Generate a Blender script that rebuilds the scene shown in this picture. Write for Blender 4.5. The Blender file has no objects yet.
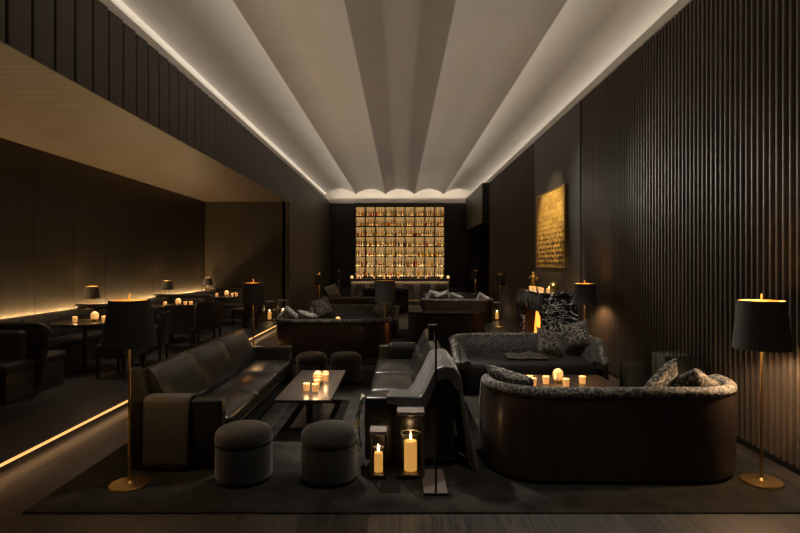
import bpy, bmesh, math, random
from mathutils import Vector, Matrix
random.seed(7)
PI = math.pi
sc = bpy.context.scene
COL = sc.collection

# ------------------------------------------------------------------ mesh helpers
class MB:
    def __init__(s): s.v = []; s.f = []
    def add(s, vs, fs):
        o = len(s.v); s.v += [tuple(p) for p in vs]; s.f += [tuple(i + o for i in f) for f in fs]; return s
    def box(s, x0, x1, y0, y1, z0, z1, bev=0.0, seg=2):
        vs = [(x0,y0,z0),(x1,y0,z0),(x1,y1,z0),(x0,y1,z0),(x0,y0,z1),(x1,y0,z1),(x1,y1,z1),(x0,y1,z1)]
        fs = [(0,3,2,1),(4,5,6,7),(0,1,5,4),(1,2,6,5),(2,3,7,6),(3,0,4,7)]
        if bev <= 0: return s.add(vs, fs)
        bm = bmesh.new(); b = [bm.verts.new(p) for p in vs]
        for f in fs: bm.faces.new([b[i] for i in f])
        bmesh.ops.bevel(bm, geom=list(bm.edges), offset=bev, segments=seg, profile=.5, affect='EDGES')
        bm.verts.index_update()
        s.add([v.co[:] for v in bm.verts], [[v.index for v in f.verts] for f in bm.faces]); bm.free(); return s
    def lathe(s, prof, seg=24, cx=0, cy=0, close=False):
        rings = []
        for r, z in prof:
            rings.append([(cx + r*math.cos(2*PI*i/seg), cy + r*math.sin(2*PI*i/seg), z) for i in range(seg)])
        return s.rings(rings, ring_closed=True, cap=not close, loop=close)
    def rings(s, rings, ring_closed=True, cap=True, loop=False):
        o = len(s.v); n = len(rings[0]); m = len(rings)
        for r in rings: s.v += [tuple(p) for p in r]
        for j in range(m if loop else m-1):
            a = o + j*n; b = o + ((j+1) % m)*n
            for i in range(n if ring_closed else n-1):
                k = (i+1) % n
                s.f.append((a+i, a+k, b+k, b+i))
        if cap and not loop:
            s.f.append(tuple(o+i for i in reversed(range(n)))); s.f.append(tuple(o+(m-1)*n+i for i in range(n)))
        return s
    def tube(s, path, r, seg=10, cap=True):
        P = [Vector(p) for p in path]; rs = r if isinstance(r, (list, tuple)) else [r]*len(P); out = []
        up0 = Vector((0,0,1))
        for i, p in enumerate(P):
            t = (P[min(i+1, len(P)-1)] - P[max(i-1, 0)]).normalized()
            a = t.cross(up0)
            if a.length < 1e-3: a = Vector((1,0,0))
            a.normalize(); b = a.cross(t).normalized()
            out.append([p + (a*math.cos(2*PI*k/seg) + b*math.sin(2*PI*k/seg))*rs[i] for k in range(seg)])
        return s.rings(out, cap=cap)
    def prism(s, poly, axis, a, b):
        def pt(p, t):
            return {'y': (p[0], t, p[1]), 'x': (t, p[0], p[1]), 'z': (p[0], p[1], t)}[axis]
        return s.rings([[pt(p, a) for p in poly], [pt(p, b) for p in poly]])
    def rbox(s, x0, x1, y0, y1, z0, z1, r=.04, puff=0.0, n=8, sag=0.0):
        # rounded, slightly inflated cushion
        cx, cy, cz = (x0+x1)/2, (y0+y1)/2, (z0+z1)/2; hx, hy, hz = (x1-x0)/2, (y1-y0)/2, (z1-z0)/2
        bm = bmesh.new(); bmesh.ops.create_cube(bm, size=2)
        bmesh.ops.subdivide_edges(bm, edges=list(bm.edges), cuts=n, use_grid_fill=True)
        for v in bm.verts:
            q = v.co.copy()
            u = Vector((math.sin(q.x*PI/2), math.sin(q.y*PI/2), math.sin(q.z*PI/2)))
            p = Vector((u.x*hx, u.y*hy, u.z*hz))
            rr = min(r, hx, hy, hz)
            c = Vector((max(-hx+rr, min(hx-rr, p.x)), max(-hy+rr, min(hy-rr, p.y)), max(-hz+rr, min(hz-rr, p.z))))
            d = p - c
            if d.length > 1e-6: p = c + d.normalized()*rr
            w = (1-u.x**2)*(1-u.y**2)
            if u.z > 0.3: p.z += puff*w
            wx = (1-u.y**2)*(1-u.z**2)
            p.x += sag*wx*(1 if u.x > 0 else -1)
            v.co = p + Vector((cx, cy, cz))
        bm.verts.index_update()
        s.add([v.co[:] for v in bm.verts], [[v.index for v in f.verts] for f in bm.faces]); bm.free(); return s
    def sphere(s, c, r, seg=16, rg=10, sx=1, sy=1, sz=1):
        prof = [(max(1e-4, r*math.sin(PI*i/rg)), -r*math.cos(PI*i/rg)) for i in range(rg+1)]
        o = len(s.v); s.lathe(prof, seg)
        for i in range(o, len(s.v)):
            x, y, z = s.v[i]; s.v[i] = (c[0]+x*sx, c[1]+y*sy, c[2]+z*sz)
        return s
    def grid(s, fn, nu, nv):
        o = len(s.v)
        for i in range(nu+1):
            for j in range(nv+1): s.v.append(tuple(fn(i/nu, j/nv)))
        for i in range(nu):
            for j in range(nv):
                a = o + i*(nv+1) + j; s.f.append((a, a+nv+1, a+nv+2, a+1))
        return s
    def build(s, name, mat, parent=None, loc=(0,0,0), rot=(0,0,0), ang=40, kind=None, label=None):
        me = bpy.data.meshes.new(name); me.from_pydata(s.v, [], s.f); me.validate()
        bm = bmesh.new(); bm.from_mesh(me); bmesh.ops.recalc_face_normals(bm, faces=bm.faces); bm.to_mesh(me); bm.free()
        me.materials.append(mat)
        if ang: me.shade_smooth(); me.set_sharp_from_angle(angle=math.radians(ang))
        o = bpy.data.objects.new(name, me); COL.objects.link(o); o.location = loc; o.rotation_euler = rot
        if parent: o.parent = parent
        if kind: o['kind'] = kind
        if label: o['label'] = label
        return o

def cloth(mb, name, mat, parent=None, thick=.008, **k):
    o = mb.build(name, mat, parent, ang=0, **k)
    o.data.shade_smooth()
    m = o.modifiers.new('thick', 'SOLIDIFY'); m.thickness = thick; m.offset = 0
    return o
def thing(name, label, cat, loc=(0,0,0), rz=0, group=None):
    o = bpy.data.objects.new(name, None); COL.objects.link(o); o.empty_display_size = .1
    o.location = loc; o.rotation_euler = (0,0,rz); return tag(o, label, cat, group)
def tag(o, label, cat, group=None):
    o['label'] = label; o['category'] = cat
    if group: o['group'] = group
    return o
KIDS = {}
def kids(o): return [c for c in COL.objects if c.parent == o]
def copy_tree(o, parent=None):
    c = o.copy(); COL.objects.link(c)
    if parent: c.parent = parent
    for ch in kids(o): copy_tree(ch, c)
    return c
def dup(o, label, loc, rz=0, group=None):
    c = copy_tree(o); c.location = loc; c.rotation_euler = (0,0,rz); c['label'] = label
    if group: c['group'] = group
    return c
def struct(mb, name, mat, **k): return mb.build(name, mat, kind='structure', **k)

# ------------------------------------------------------------------ materials
def newmat(name):
    m = bpy.data.materials.new(name); m.use_nodes = True
    nt = m.node_tree; return m, nt, nt.nodes['Principled BSDF']
def N(nt, t, **k):
    n = nt.nodes.new(t)
    for a, b in k.items():
        if a in n.inputs.keys(): n.inputs[a].default_value = b
        else: setattr(n, a, b)
    return n
def ramp(nt, stops):
    r = nt.nodes.new('ShaderNodeValToRGB'); e = r.color_ramp.elements
    while len(e) < len(stops): e.new(.5)
    for x, (p, c) in zip(e, stops): x.position = p; x.color = (*c, 1)
    return r
def coords(nt, scale=(1,1,1), kind='Object'):
    t = nt.nodes.new('ShaderNodeTexCoord'); mp = nt.nodes.new('ShaderNodeMapping'); mp.inputs['Scale'].default_value = scale
    nt.links.new(t.outputs[kind], mp.inputs['Vector']); return mp.outputs['Vector']
def bump(nt, p, src, strength, dist=.01):
    b = N(nt, 'ShaderNodeBump'); b.inputs['Strength'].default_value = strength; b.inputs['Distance'].default_value = dist
    nt.links.new(src, b.inputs['Height']); nt.links.new(b.outputs['Normal'], p.inputs['Normal'])
def mat_noise(name, c0, c1, scale=(1,1,1), nscale=8, rough=.6, metal=0, bmp=0, detail=6, coat=0, spec=.5, sheen=0, bdist=.01, lo=.3, hi=.7):
    m, nt, p = newmat(name)
    v = coords(nt, scale); n = N(nt, 'ShaderNodeTexNoise', Scale=nscale, Detail=detail); nt.links.new(v, n.inputs['Vector'])
    r = ramp(nt, [(lo, c0), (hi, c1)]); nt.links.new(n.outputs['Fac'], r.inputs['Fac']); nt.links.new(r.outputs['Color'], p.inputs['Base Color'])
    p.inputs['Roughness'].default_value = rough; p.inputs['Metallic'].default_value = metal
    p.inputs['Coat Weight'].default_value = coat; p.inputs['Coat Roughness'].default_value = .12
    p.inputs['Specular IOR Level'].default_value = spec; p.inputs['Sheen Weight'].default_value = sheen
    if bmp: bump(nt, p, n.outputs['Fac'], bmp, bdist)
    return m
def mat_emit(name, col, strength, base=None):
    m, nt, p = newmat(name)
    p.inputs['Base Color'].default_value = (*(base or col), 1); p.inputs['Emission Color'].default_value = (*col, 1)
    p.inputs['Emission Strength'].default_value = strength; p.inputs['Roughness'].default_value = .5
    return m
def mat_glass(name, col=(1,1,1), rough=.02):
    m, nt, p = newmat(name)
    out = nt.nodes['Material Output']; nt.nodes.remove(p)
    t = N(nt, 'ShaderNodeBsdfTransparent'); t.inputs['Color'].default_value = (*col, 1)
    g = N(nt, 'ShaderNodeBsdfGlossy'); g.inputs['Roughness'].default_value = rough; g.inputs['Color'].default_value = (.9,.9,.9,1)
    lw = N(nt, 'ShaderNodeLayerWeight'); pw = N(nt, 'ShaderNodeMath', operation='POWER'); pw.inputs[1].default_value = 5
    nt.links.new(lw.outputs['Facing'], pw.inputs[0])
    fr = N(nt, 'ShaderNodeMath', operation='MULTIPLY_ADD'); fr.inputs[1].default_value = .35; fr.inputs[2].default_value = .03; nt.links.new(pw.outputs[0], fr.inputs[0])
    mx = N(nt, 'ShaderNodeMixShader'); nt.links.new(fr.outputs[0], mx.inputs[0]); nt.links.new(t.outputs[0], mx.inputs[1]); nt.links.new(g.outputs[0], mx.inputs[2])
    nt.links.new(mx.outputs[0], out.inputs['Surface']); return m
def mat_damask(name, dark, light, scale=9):
    m, nt, p = newmat(name)
    v = coords(nt, (scale, scale, scale))
    nz = N(nt, 'ShaderNodeTexNoise', Scale=.8, Detail=2); nt.links.new(v, nz.inputs['Vector'])
    mixv = N(nt, 'ShaderNodeMix', data_type='RGBA'); mixv.inputs[0].default_value = .12
    nt.links.new(v, mixv.inputs[6]); nt.links.new(nz.outputs['Color'], mixv.inputs[7])
    vo = N(nt, 'ShaderNodeTexVoronoi', feature='F1', Scale=1.0, Randomness=.55); nt.links.new(mixv.outputs[2], vo.inputs['Vector'])
    w = N(nt, 'ShaderNodeMath', operation='MULTIPLY'); w.inputs[1].default_value = 13; nt.links.new(vo.outputs['Distance'], w.inputs[0])
    sn = N(nt, 'ShaderNodeMath', operation='SINE'); nt.links.new(w.outputs[0], sn.inputs[0])
    fn = N(nt, 'ShaderNodeTexNoise', Scale=3.2, Detail=4); nt.links.new(v, fn.inputs['Vector'])
    ad = N(nt, 'ShaderNodeMath', operation='MULTIPLY_ADD'); ad.inputs[1].default_value = 6.0; ad.inputs[2].default_value = -3.0
    nt.links.new(fn.outputs['Fac'], ad.inputs[0])
    sm = N(nt, 'ShaderNodeMath', operation='ADD'); nt.links.new(sn.outputs[0], sm.inputs[0]); nt.links.new(ad.outputs[0], sm.inputs[1])
    r = ramp(nt, [(.25, dark), (.62, light)]); nt.links.new(sm.outputs[0], r.inputs['Fac']); nt.links.new(r.outputs['Color'], p.inputs['Base Color'])
    p.inputs['Roughness'].default_value = .7; p.inputs['Sheen Weight'].default_value = .15
    bump(nt, p, sm.outputs[0], .25, .004); return m
def mat_marble(name):
    m, nt, p = newmat(name)
    v = coords(nt, (1.0, 1.4, 1.2))
    def vein(scale, width, dist):
        n = N(nt, 'ShaderNodeTexNoise', Scale=scale, Detail=5, Distortion=dist); nt.links.new(v, n.inputs['Vector'])
        s = N(nt, 'ShaderNodeMath', operation='SUBTRACT'); s.inputs[1].default_value = .5; nt.links.new(n.outputs['Fac'], s.inputs[0])
        a = N(nt, 'ShaderNodeMath', operation='ABSOLUTE'); nt.links.new(s.outputs[0], a.inputs[0])
        r = ramp(nt, [(0, (1,1,1)), (width, (0,0,0))]); nt.links.new(a.outputs[0], r.inputs['Fac']); return r
    a, b = vein(1.3, .013, 2.2), vein(3.0, .009, 2.0)
    mx = N(nt, 'ShaderNodeMix', data_type='RGBA', blend_type='LIGHTEN'); mx.inputs[0].default_value = .75
    nt.links.new(a.outputs[0], mx.inputs[6]); nt.links.new(b.outputs[0], mx.inputs[7])
    r = ramp(nt, [(0, (.010,.010,.011)), (1, (.72,.70,.66))]); nt.links.new(mx.outputs[2], r.inputs['Fac'])
    nt.links.new(r.outputs['Color'], p.inputs['Base Color']); p.inputs['Roughness'].default_value = .18; return m
def mat_gold_art(name):
    m, nt, p = newmat(name)
    v = coords(nt, (1,1,1))
    sp = N(nt, 'ShaderNodeSeparateXYZ'); nt.links.new(v, sp.inputs[0])
    cb = N(nt, 'ShaderNodeCombineXYZ'); nt.links.new(sp.outputs['Y'], cb.inputs[0]); nt.links.new(sp.outputs['Z'], cb.inputs[1])
    br = N(nt, 'ShaderNodeTexBrick', Scale=1.0); br.inputs['Brick Width'].default_value = .21; br.inputs['Row Height'].default_value = .105
    br.inputs['Mortar Size'].default_value = .002; br.inputs['Color1'].default_value = (.72,.42,.09,1); br.inputs['Color2'].default_value = (.46,.25,.05,1); br.inputs['Mortar'].default_value = (.34,.18,.035,1)
    nt.links.new(cb.outputs[0], br.inputs['Vector'])
    mp = N(nt, 'ShaderNodeMapping'); mp.inputs['Scale'].default_value = (2.4, 1.6, 1); nt.links.new(cb.outputs[0], mp.inputs['Vector'])
    ns = N(nt, 'ShaderNodeTexNoise', Scale=5.0, Detail=5, Roughness=.7, Distortion=.4); nt.links.new(mp.outputs[0], ns.inputs['Vector'])
    rw = N(nt, 'ShaderNodeMath', operation='MULTIPLY'); rw.inputs[1].default_value = 2*PI/.105; nt.links.new(sp.outputs['Z'], rw.inputs[0])
    cs = N(nt, 'ShaderNodeMath', operation='COSINE'); nt.links.new(rw.outputs[0], cs.inputs[0])
    hz = N(nt, 'ShaderNodeMapRange'); hz.inputs['From Min'].default_value = .75; hz.inputs['From Max'].default_value = -.78; hz.inputs['To Min'].default_value = -.12; hz.inputs['To Max'].default_value = .17
    nt.links.new(sp.outputs['Z'], hz.inputs['Value'])
    s1 = N(nt, 'ShaderNodeMath', operation='MULTIPLY_ADD'); s1.inputs[1].default_value = .06; nt.links.new(cs.outputs[0], s1.inputs[0]); nt.links.new(ns.outputs['Fac'], s1.inputs[2])
    s2 = N(nt, 'ShaderNodeMath', operation='ADD'); nt.links.new(s1.outputs[0], s2.inputs[0]); nt.links.new(hz.outputs[0], s2.inputs[1])
    r = ramp(nt, [(.58, (0,0,0)), (.64, (1,1,1))]); nt.links.new(s2.outputs[0], r.inputs['Fac'])
    mx = N(nt, 'ShaderNodeMix', data_type='RGBA'); nt.links.new(r.outputs['Color'], mx.inputs[0]); nt.links.new(br.outputs['Color'], mx.inputs[6]); mx.inputs[7].default_value = (.05,.022,.006,1)
    nt.links.new(mx.outputs[2], p.inputs['Base Color']); p.inputs['Roughness'].default_value = .5; p.inputs['Metallic'].default_value = .25
    bump(nt, p, s2.outputs[0], .2, .01); return m
def mat_floor(name):
    m, nt, p = newmat(name)
    v = coords(nt); sp = N(nt, 'ShaderNodeSeparateXYZ'); nt.links.new(v, sp.inputs[0])
    cb = N(nt, 'ShaderNodeCombineXYZ'); nt.links.new(sp.outputs['Y'], cb.inputs[0]); nt.links.new(sp.outputs['X'], cb.inputs[1])
    br = N(nt, 'ShaderNodeTexBrick', Scale=1.0); br.inputs['Brick Width'].default_value = 1.9; br.inputs['Row Height'].default_value = .22; br.inputs['Mortar Size'].default_value = .005
    br.inputs['Color1'].default_value = (.050,.039,.032,1); br.inputs['Color2'].default_value = (.026,.020,.017,1); br.inputs['Mortar'].default_value = (.003,.003,.002,1)
    nt.links.new(cb.outputs[0], br.inputs['Vector'])
    mp = N(nt, 'ShaderNodeMapping'); mp.inputs['Scale'].default_value = (1.2, 22, 1); nt.links.new(cb.outputs[0], mp.inputs['Vector'])
    ns = N(nt, 'ShaderNodeTexNoise', Scale=2.0, Detail=6, Distortion=1.0); nt.links.new(mp.outputs[0], ns.inputs['Vector'])
    r = ramp(nt, [(.35, (.25,.25,.25)), (.62, (1.4,1.4,1.4))]); nt.links.new(ns.outputs['Fac'], r.inputs['Fac'])
    mx = N(nt, 'ShaderNodeMix', data_type='RGBA', blend_type='MULTIPLY'); mx.inputs[0].default_value = 1
    nt.links.new(br.outputs['Color'], mx.inputs[6]); nt.links.new(r.outputs['Color'], mx.inputs[7]); nt.links.new(mx.outputs[2], p.inputs['Base Color'])
    p.inputs['Roughness'].default_value = .45; bump(nt, p, ns.outputs['Fac'], .15, .004); return m
def mat_flower(name):
    m, nt, p = newmat(name)
    v = coords(nt, (38,38,38)); vo = N(nt, 'ShaderNodeTexVoronoi', Scale=1.0); nt.links.new(v, vo.inputs['Vector'])
    sx = N(nt, 'ShaderNodeSeparateColor'); nt.links.new(vo.outputs['Color'], sx.inputs[0])
    r = ramp(nt, [(0, (.05,.22,.24)), (.25, (.5,.45,.3)), (.45, (.55,.35,.03)), (.62, (.10,.16,.05)), (.8, (.45,.42,.36)), (.95, (.03,.03,.03))]); r.color_ramp.interpolation = 'CONSTANT'
    nt.links.new(sx.outputs[0], r.inputs['Fac']); nt.links.new(r.outputs['Color'], p.inputs['Base Color']); p.inputs['Roughness'].default_value = .7; return m

plaster  = mat_noise('plaster', (.70,.66,.60), (.74,.70,.64), nscale=2, rough=.85, spec=.2)
trimwhite= mat_noise('painted_trim', (.78,.76,.72), (.82,.80,.76), nscale=3, rough=.6)
slatwood = mat_noise('slat_wood', (.070,.056,.045), (.105,.083,.065), (6,6,.4), 3, rough=.36)
panelwood= mat_noise('panel_wood', (.020,.015,.012), (.032,.025,.020), (3,3,.3), 3, rough=.42)
boardwood= mat_noise('board_wood', (.060,.050,.043), (.078,.066,.056), (5,5,.3), 3, rough=.5)
soffitwd = mat_noise('soffit_wood', (.135,.100,.078), (.225,.170,.134), (.5,7,1), 2.2, rough=.42, detail=8)
dinwall  = mat_noise('dining_wall_wood', (.036,.028,.019), (.056,.043,.030), (2,2,.3), 3, rough=.4)
floorm   = mat_floor('dark_oak_floor')
rugm     = mat_noise('rug_pile', (.011,.0105,.009), (.032,.030,.026), nscale=5, rough=.95, bmp=.5, detail=12, spec=.1, bdist=.006)
leather  = mat_noise('black_leather', (.010,.0095,.0085), (.018,.017,.015), nscale=3, rough=.27, bmp=.08, detail=10)
leather2 = mat_noise('brown_leather', (.050,.042,.036), (.074,.062,.053), nscale=4, rough=.36, bmp=.12, detail=10)
velvet   = mat_noise('dark_velvet', (.0105,.0092,.0072), (.018,.016,.0128), nscale=5, rough=.8, sheen=.35, bmp=.1)
blackv   = mat_noise('black_velvet', (.006,.006,.0055), (.011,.0105,.010), nscale=5, rough=.75, sheen=0)
lacquer  = mat_noise('lacquered_wood', (.026,.016,.012), (.042,.026,.020), (9,9,.5), 2.5, rough=.34, coat=.25)
tablewd  = mat_noise('table_wood', (.030,.022,.017), (.045,.033,.026), (1,6,1), 3, rough=.3, coat=.1)
damask   = mat_damask('damask_fabric', (.035,.032,.027), (.24,.22,.185), 17)
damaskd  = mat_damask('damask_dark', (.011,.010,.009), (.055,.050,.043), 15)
damaskl  = mat_damask('damask_pillow', (.035,.031,.026), (.25,.23,.195), 16)
palefab  = mat_damask('pale_fabric', (.30,.28,.25), (.62,.60,.56), 9)
grey_felt= mat_noise('grey_felt', (.034,.033,.031), (.050,.049,.046), nscale=60, rough=.95, bmp=.3, detail=4, bdist=.003)
throwm   = mat_noise('black_throw', (.026,.025,.023), (.040,.038,.035), nscale=9, rough=.36, sheen=.3)
brass    = mat_noise('brass', (.72,.48,.17), (.80,.56,.22), nscale=8, rough=.3, metal=1)
gold     = mat_noise('gold_leaf', (.62,.40,.12), (.80,.55,.20), nscale=14, rough=.3, metal=1, bmp=.5, bdist=.02)
bronze   = mat_noise('dark_bronze', (.16,.125,.105), (.20,.16,.135), nscale=6, rough=.33, metal=1)
paleplate= mat_noise('satin_plate', (.42,.36,.33), (.50,.44,.40), nscale=3, rough=.4, metal=.8)
blackmet = mat_noise('black_metal', (.014,.013,.012), (.02,.019,.018), nscale=6, rough=.4, metal=.6)
shadem   = mat_noise('black_shade', (.048,.046,.043), (.060,.057,.053), (40,40,1), 2, rough=.75)
lining   = mat_noise('gold_lining', (.80,.52,.20), (.86,.58,.24), nscale=6, rough=.5)
wax      = mat_emit('lit_wax', (1.0,.47,.10), .62, (.55,.38,.16))  # candlelight inside pillar and votive wax put in as emission
votglow  = mat_emit('lit_votive', (1.0,.52,.18), 1.7, (.7,.5,.25))
domeglow = mat_emit('lit_dome', (1.0,.50,.17), .95, (.6,.4,.2))
cupglow  = mat_emit('lit_cup_glass', (1.0,.43,.12), .55, (.6,.4,.2))  # cup glass emits in place of flame light passing through it
flamem   = mat_emit('candle_flame', (1.0,.74,.38), 16)
firem    = mat_emit('fire', (1.0,.27,.035), 2.6)
bulbm    = mat_emit('bulb', (1.0,.66,.30), 9)
ledm     = mat_emit('led_warm', (1.0,.72,.40), 6)
glass    = mat_glass('clear_glass', (.93,.93,.92))
amberglass = mat_glass('amber_glass', (1.0,.80,.50))
greenst  = mat_noise('green_stone', (.07,.085,.072), (.15,.165,.145), (2,2,.6), 4, rough=.12, coat=.5)
marble   = mat_marble('black_marble')
art      = mat_gold_art('gilded_calligraphy')
cream    = mat_emit('backlit_glass', (1.0,.60,.23), .26, (.66,.54,.34))
scarf    = mat_flower('floral_print')
soot_shade_black     = mat_noise('soot_shade_black', (.006,.006,.006), (.012,.011,.010), nscale=8, rough=.9)  # soot in the firebox, plain black on shelves; painted gap shade on wall backings

# ------------------------------------------------------------------ lights
def area(name, loc, size, sizey, power, col, direction, parent=None, spread=PI):
    l = bpy.data.lights.new(name, 'AREA'); l.shape = 'RECTANGLE'; l.size = size; l.size_y = sizey; l.energy = power; l.color = col; l.spread = spread
    o = bpy.data.objects.new(name, l); COL.objects.link(o); o.location = loc
    d = Vector(direction).normalized(); z = -d; y = Vector((0,1,0))
    if abs(z.dot(y)) > .95: y = Vector((0,0,1))
    x = y.cross(z).normalized(); y = z.cross(x)
    o.rotation_euler = Matrix((x, y, z)).transposed().to_euler()
    if parent: o.parent = parent
    return o
def point(name, loc, power, col=(1,.62,.28), r=.02, parent=None):
    l = bpy.data.lights.new(name, 'POINT'); l.energy = power; l.color = col; l.shadow_soft_size = r
    o = bpy.data.objects.new(name, l); COL.objects.link(o); o.location = loc
    if parent: o.parent = parent
    return o
def spot(name, loc, target, power, ang, col=(1,.84,.66), r=.08, blend=.6):
    l = bpy.data.lights.new(name, 'SPOT'); l.energy = power; l.color = col; l.spot_size = math.radians(ang); l.spot_blend = blend; l.shadow_soft_size = r
    o = bpy.data.objects.new(name, l); COL.objects.link(o); o.location = loc
    o.rotation_euler = (Vector(target) - Vector(loc)).to_track_quat('-Z', 'Y').to_euler(); return o

# ------------------------------------------------------------------ room shell
XR, XL, XD = 3.30, -3.41, -5.98          # right wall, left soffit face, dining wall
YB, YD, YF = 26.0, 16.56, -3.0           # back wall, end of dining area, wall behind the camera
ZW, ZS, PZ = 4.72, 3.64, .12             # wall top, soffit underside, platform
struct(MB().box(-6.3, 4.3, YF-.3, YB+.5, -.2, 0), 'floor', floorm, ang=0)
# raised dining floor with a tread overhanging its riser
pl = MB().box(-6.2, -3.33, YF, YD, 0, PZ-.014).box(-6.2, -3.27, YF, YD, PZ-.014, PZ)
struct(pl, 'floor_platform', floorm, ang=0)
# vaulted ceiling
prof = []
nv, w, zc, rise = 5, 1.38, 5.0, .24
R = ((w/2)**2 + rise**2)/(2*rise); th = math.asin((w/2)/R)
prof.append((-3.85, 4.99)); 
for k in range(nv):
    cx = (k-2)*w
    for i in range(13):
        if k and i == 0: continue
        a = -th + 2*th*i/12
        prof.append((cx + R*math.sin(a), zc + rise - R + R*math.cos(a)))
prof += [(3.85, 4.99), (3.85, 5.5), (-3.85, 5.5)]
cb = MB().prism(prof, 'y', YF, 25.55)
struct(cb, 'ceiling', plaster, ang=25)
struct(MB().box(-3.85, 3.85, 25.5, 26.35, 5.5, 5.6), 'ceiling_cap', plaster, ang=0)
# white fascias in front of the cove troughs
struct(MB().box(-3.47, -3.43, YF, 25.98, 4.70, 4.86, .004), 'trim_1', trimwhite)
struct(MB().box(3.29, 3.33, YF, 25.98, 4.72, 4.86, .004), 'trim_2', trimwhite)
struct(MB().box(-3.43, 3.29, 25.94, 25.98, 4.62, 4.84, .004), 'trim_3', trimwhite)
struct(MB().box(-3.85, -3.47, YF, YB+.3, 4.58, 4.70), 'trim_4', plaster, ang=0)
struct(MB().box(3.33, 3.85, YF, YB+.3, 4.60, 4.70), 'trim_5', plaster, ang=0)
struct(MB().box(-3.85, 3.85, 26.0, 26.35, 4.58, 4.70), 'trim_6', plaster, ang=0)
struct(MB().box(-3.95, -3.85, YF, YB+.4, 4.6, 5.6), 'trim_7', plaster, ang=0)
struct(MB().box(3.85, 3.95, YF, YB+.4, 4.6, 5.6), 'trim_8', plaster, ang=0)
struct(MB().box(-3.95, 3.95, 26.35, 26.45, 4.6, 5.6), 'trim_9', plaster, ang=0)
# right wall: slatted, flat on the chimney breast and past a recess at the back
struct(MB().box(XR+.075, XR+.14, YF, 20.0, 0, ZW), 'wall_right_backing', soot_shade_black, ang=0)  # blackened so the gaps between slats read as deep shade
wr = MB()
def slat(mb, y, z0=.02, z1=ZW, wd=.034, d=.032):
    poly = [(XR+.075, y)] + [(XR+.008 - .010*math.sin(PI*q/6), y + wd/2 - wd/2*math.cos(PI*q/6)) for q in range(7)] + [(XR+.075, y+wd)]
    mb.rings([[(p[0], p[1], z0) for p in poly], [(p[0], p[1], z1) for p in poly]])
y = YF
while y < 19.95:
    if not (9.85 < y < 13.2): slat(wr, y)
    y += .083
struct(wr, 'wall_right', slatwood, ang=50)
wr = MB()
wr.box(XR-.01, XR+.06, 9.87, 13.2, 0, ZW)
wr.box(XR+.03, XR+.12, 25.2, YB, 0, ZW).box(XR-.25, XR+.12, 20.0, 25.2, 3.25, ZW).box(4.15, 4.25, 19.9, 25.3, 0, 3.3).box(XR+.12, 4.25, 19.9, 20.0, 0, 3.3).box(XR+.12, 4.25, 25.2, 25.3, 0, 3.3).box(XR+.1, 4.25, 19.9, 25.3, 3.25, 3.4)
struct(wr, 'wall_right_panels', panelwood, ang=20)
struct(MB().box(XR-.012, XR+.03, YF, 9.87, 0, .05), 'baseboard_right', blackmet, ang=0)
# left: boarded soffit face over the dining area, boarded wall past it
wl = MB()
y = YF - .2
while y < YB:
    y1 = min(y+.328, YB); z0 = ZS if y < YD-.1 else 0
    poly = [(XL-.10, y+.034), (XL-.008, y+.034), (XL+.0, y+.040), (XL+.018, y1-.042), (XL+.018, y1-.036), (XL+.012, y1-.032), (XL-.10, y1-.032)]
    wl.rings([[(p[0], p[1], z0) for p in poly], [(p[0], p[1], ZW) for p in poly]])
    y += .328
struct(MB().box(XL-.2, XL-.09, YF, YB, ZS, ZW).box(XL-.2, XL-.09, YD, YB, 0, ZS), 'wall_left_backing', soot_shade_black, ang=0)  # black behind the boards, shade of the seams put into the colour
struct(wl, 'wall_left', boardwood, ang=20)
struct(MB().box(XD-.1, XL+.021, YF, YD, ZS-.012, ZS), 'ceiling_soffit', soffitwd, ang=0)
wd_ = MB(); y = YF; edges = [YF, -.6, .45, 1.5, 2.55, 3.6, 4.65, 5.7, 6.75, 7.8, 8.84, 9.9, 10.95, 12.0, 13.05, 14.1, 15.2, YD]
for a, b in zip(edges, edges[1:]): wd_.box(XD-.1, XD, a+.004, b-.004, 0, ZS-.012, .004, 1)
wd_.box(XD-.16, XD-.1, YF, YD, 0, ZS+.1).box(XD-.1, XL-.2, YF, YD, ZS+.08, ZS+.1)
struct(wd_, 'wall_dining', dinwall, ang=20)
struct(MB().box(XD-.1, XL-.06, YD, YD+.12, 0, ZS+.1), 'wall_dining_end', dinwall, ang=0)
struct(MB().box(XL-.07, XL+.03, YD-.02, YD+.16, 0, ZS), 'trim_10', boardwood, ang=0)
wb = MB().box(-3.45, 3.42, YB, YB+.1, 0, 4.62)
for a, b in ((-3.41,-2.16), (2.16,3.30)):
    wb.box(a+.01, b-.01, YB-.03, YB, 0, 3.72, .006, 1).box(a+.01, b-.01, YB-.03, YB, 3.735, 4.62, .006, 1)
struct(wb, 'wall_back', panelwood, ang=20)
struct(MB().box(-6.3, 3.9, YF-.12, YF, 0, 5.6), 'wall_front', panelwood, ang=0)
# rug
tag(MB().box(-2.64, 3.1, 3.765, 8.75, 0, .012, .004, 1).build('area_rug', rugm), 'large dark grey wool rug under the front seating groups', 'rug')
tag(MB().box(-2.5, .3, 9.3, 14.2, 0, .012, .004, 1).build('area_rug', rugm), 'dark rug under the middle left curved sofas', 'rug')
RZ = .012

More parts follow.
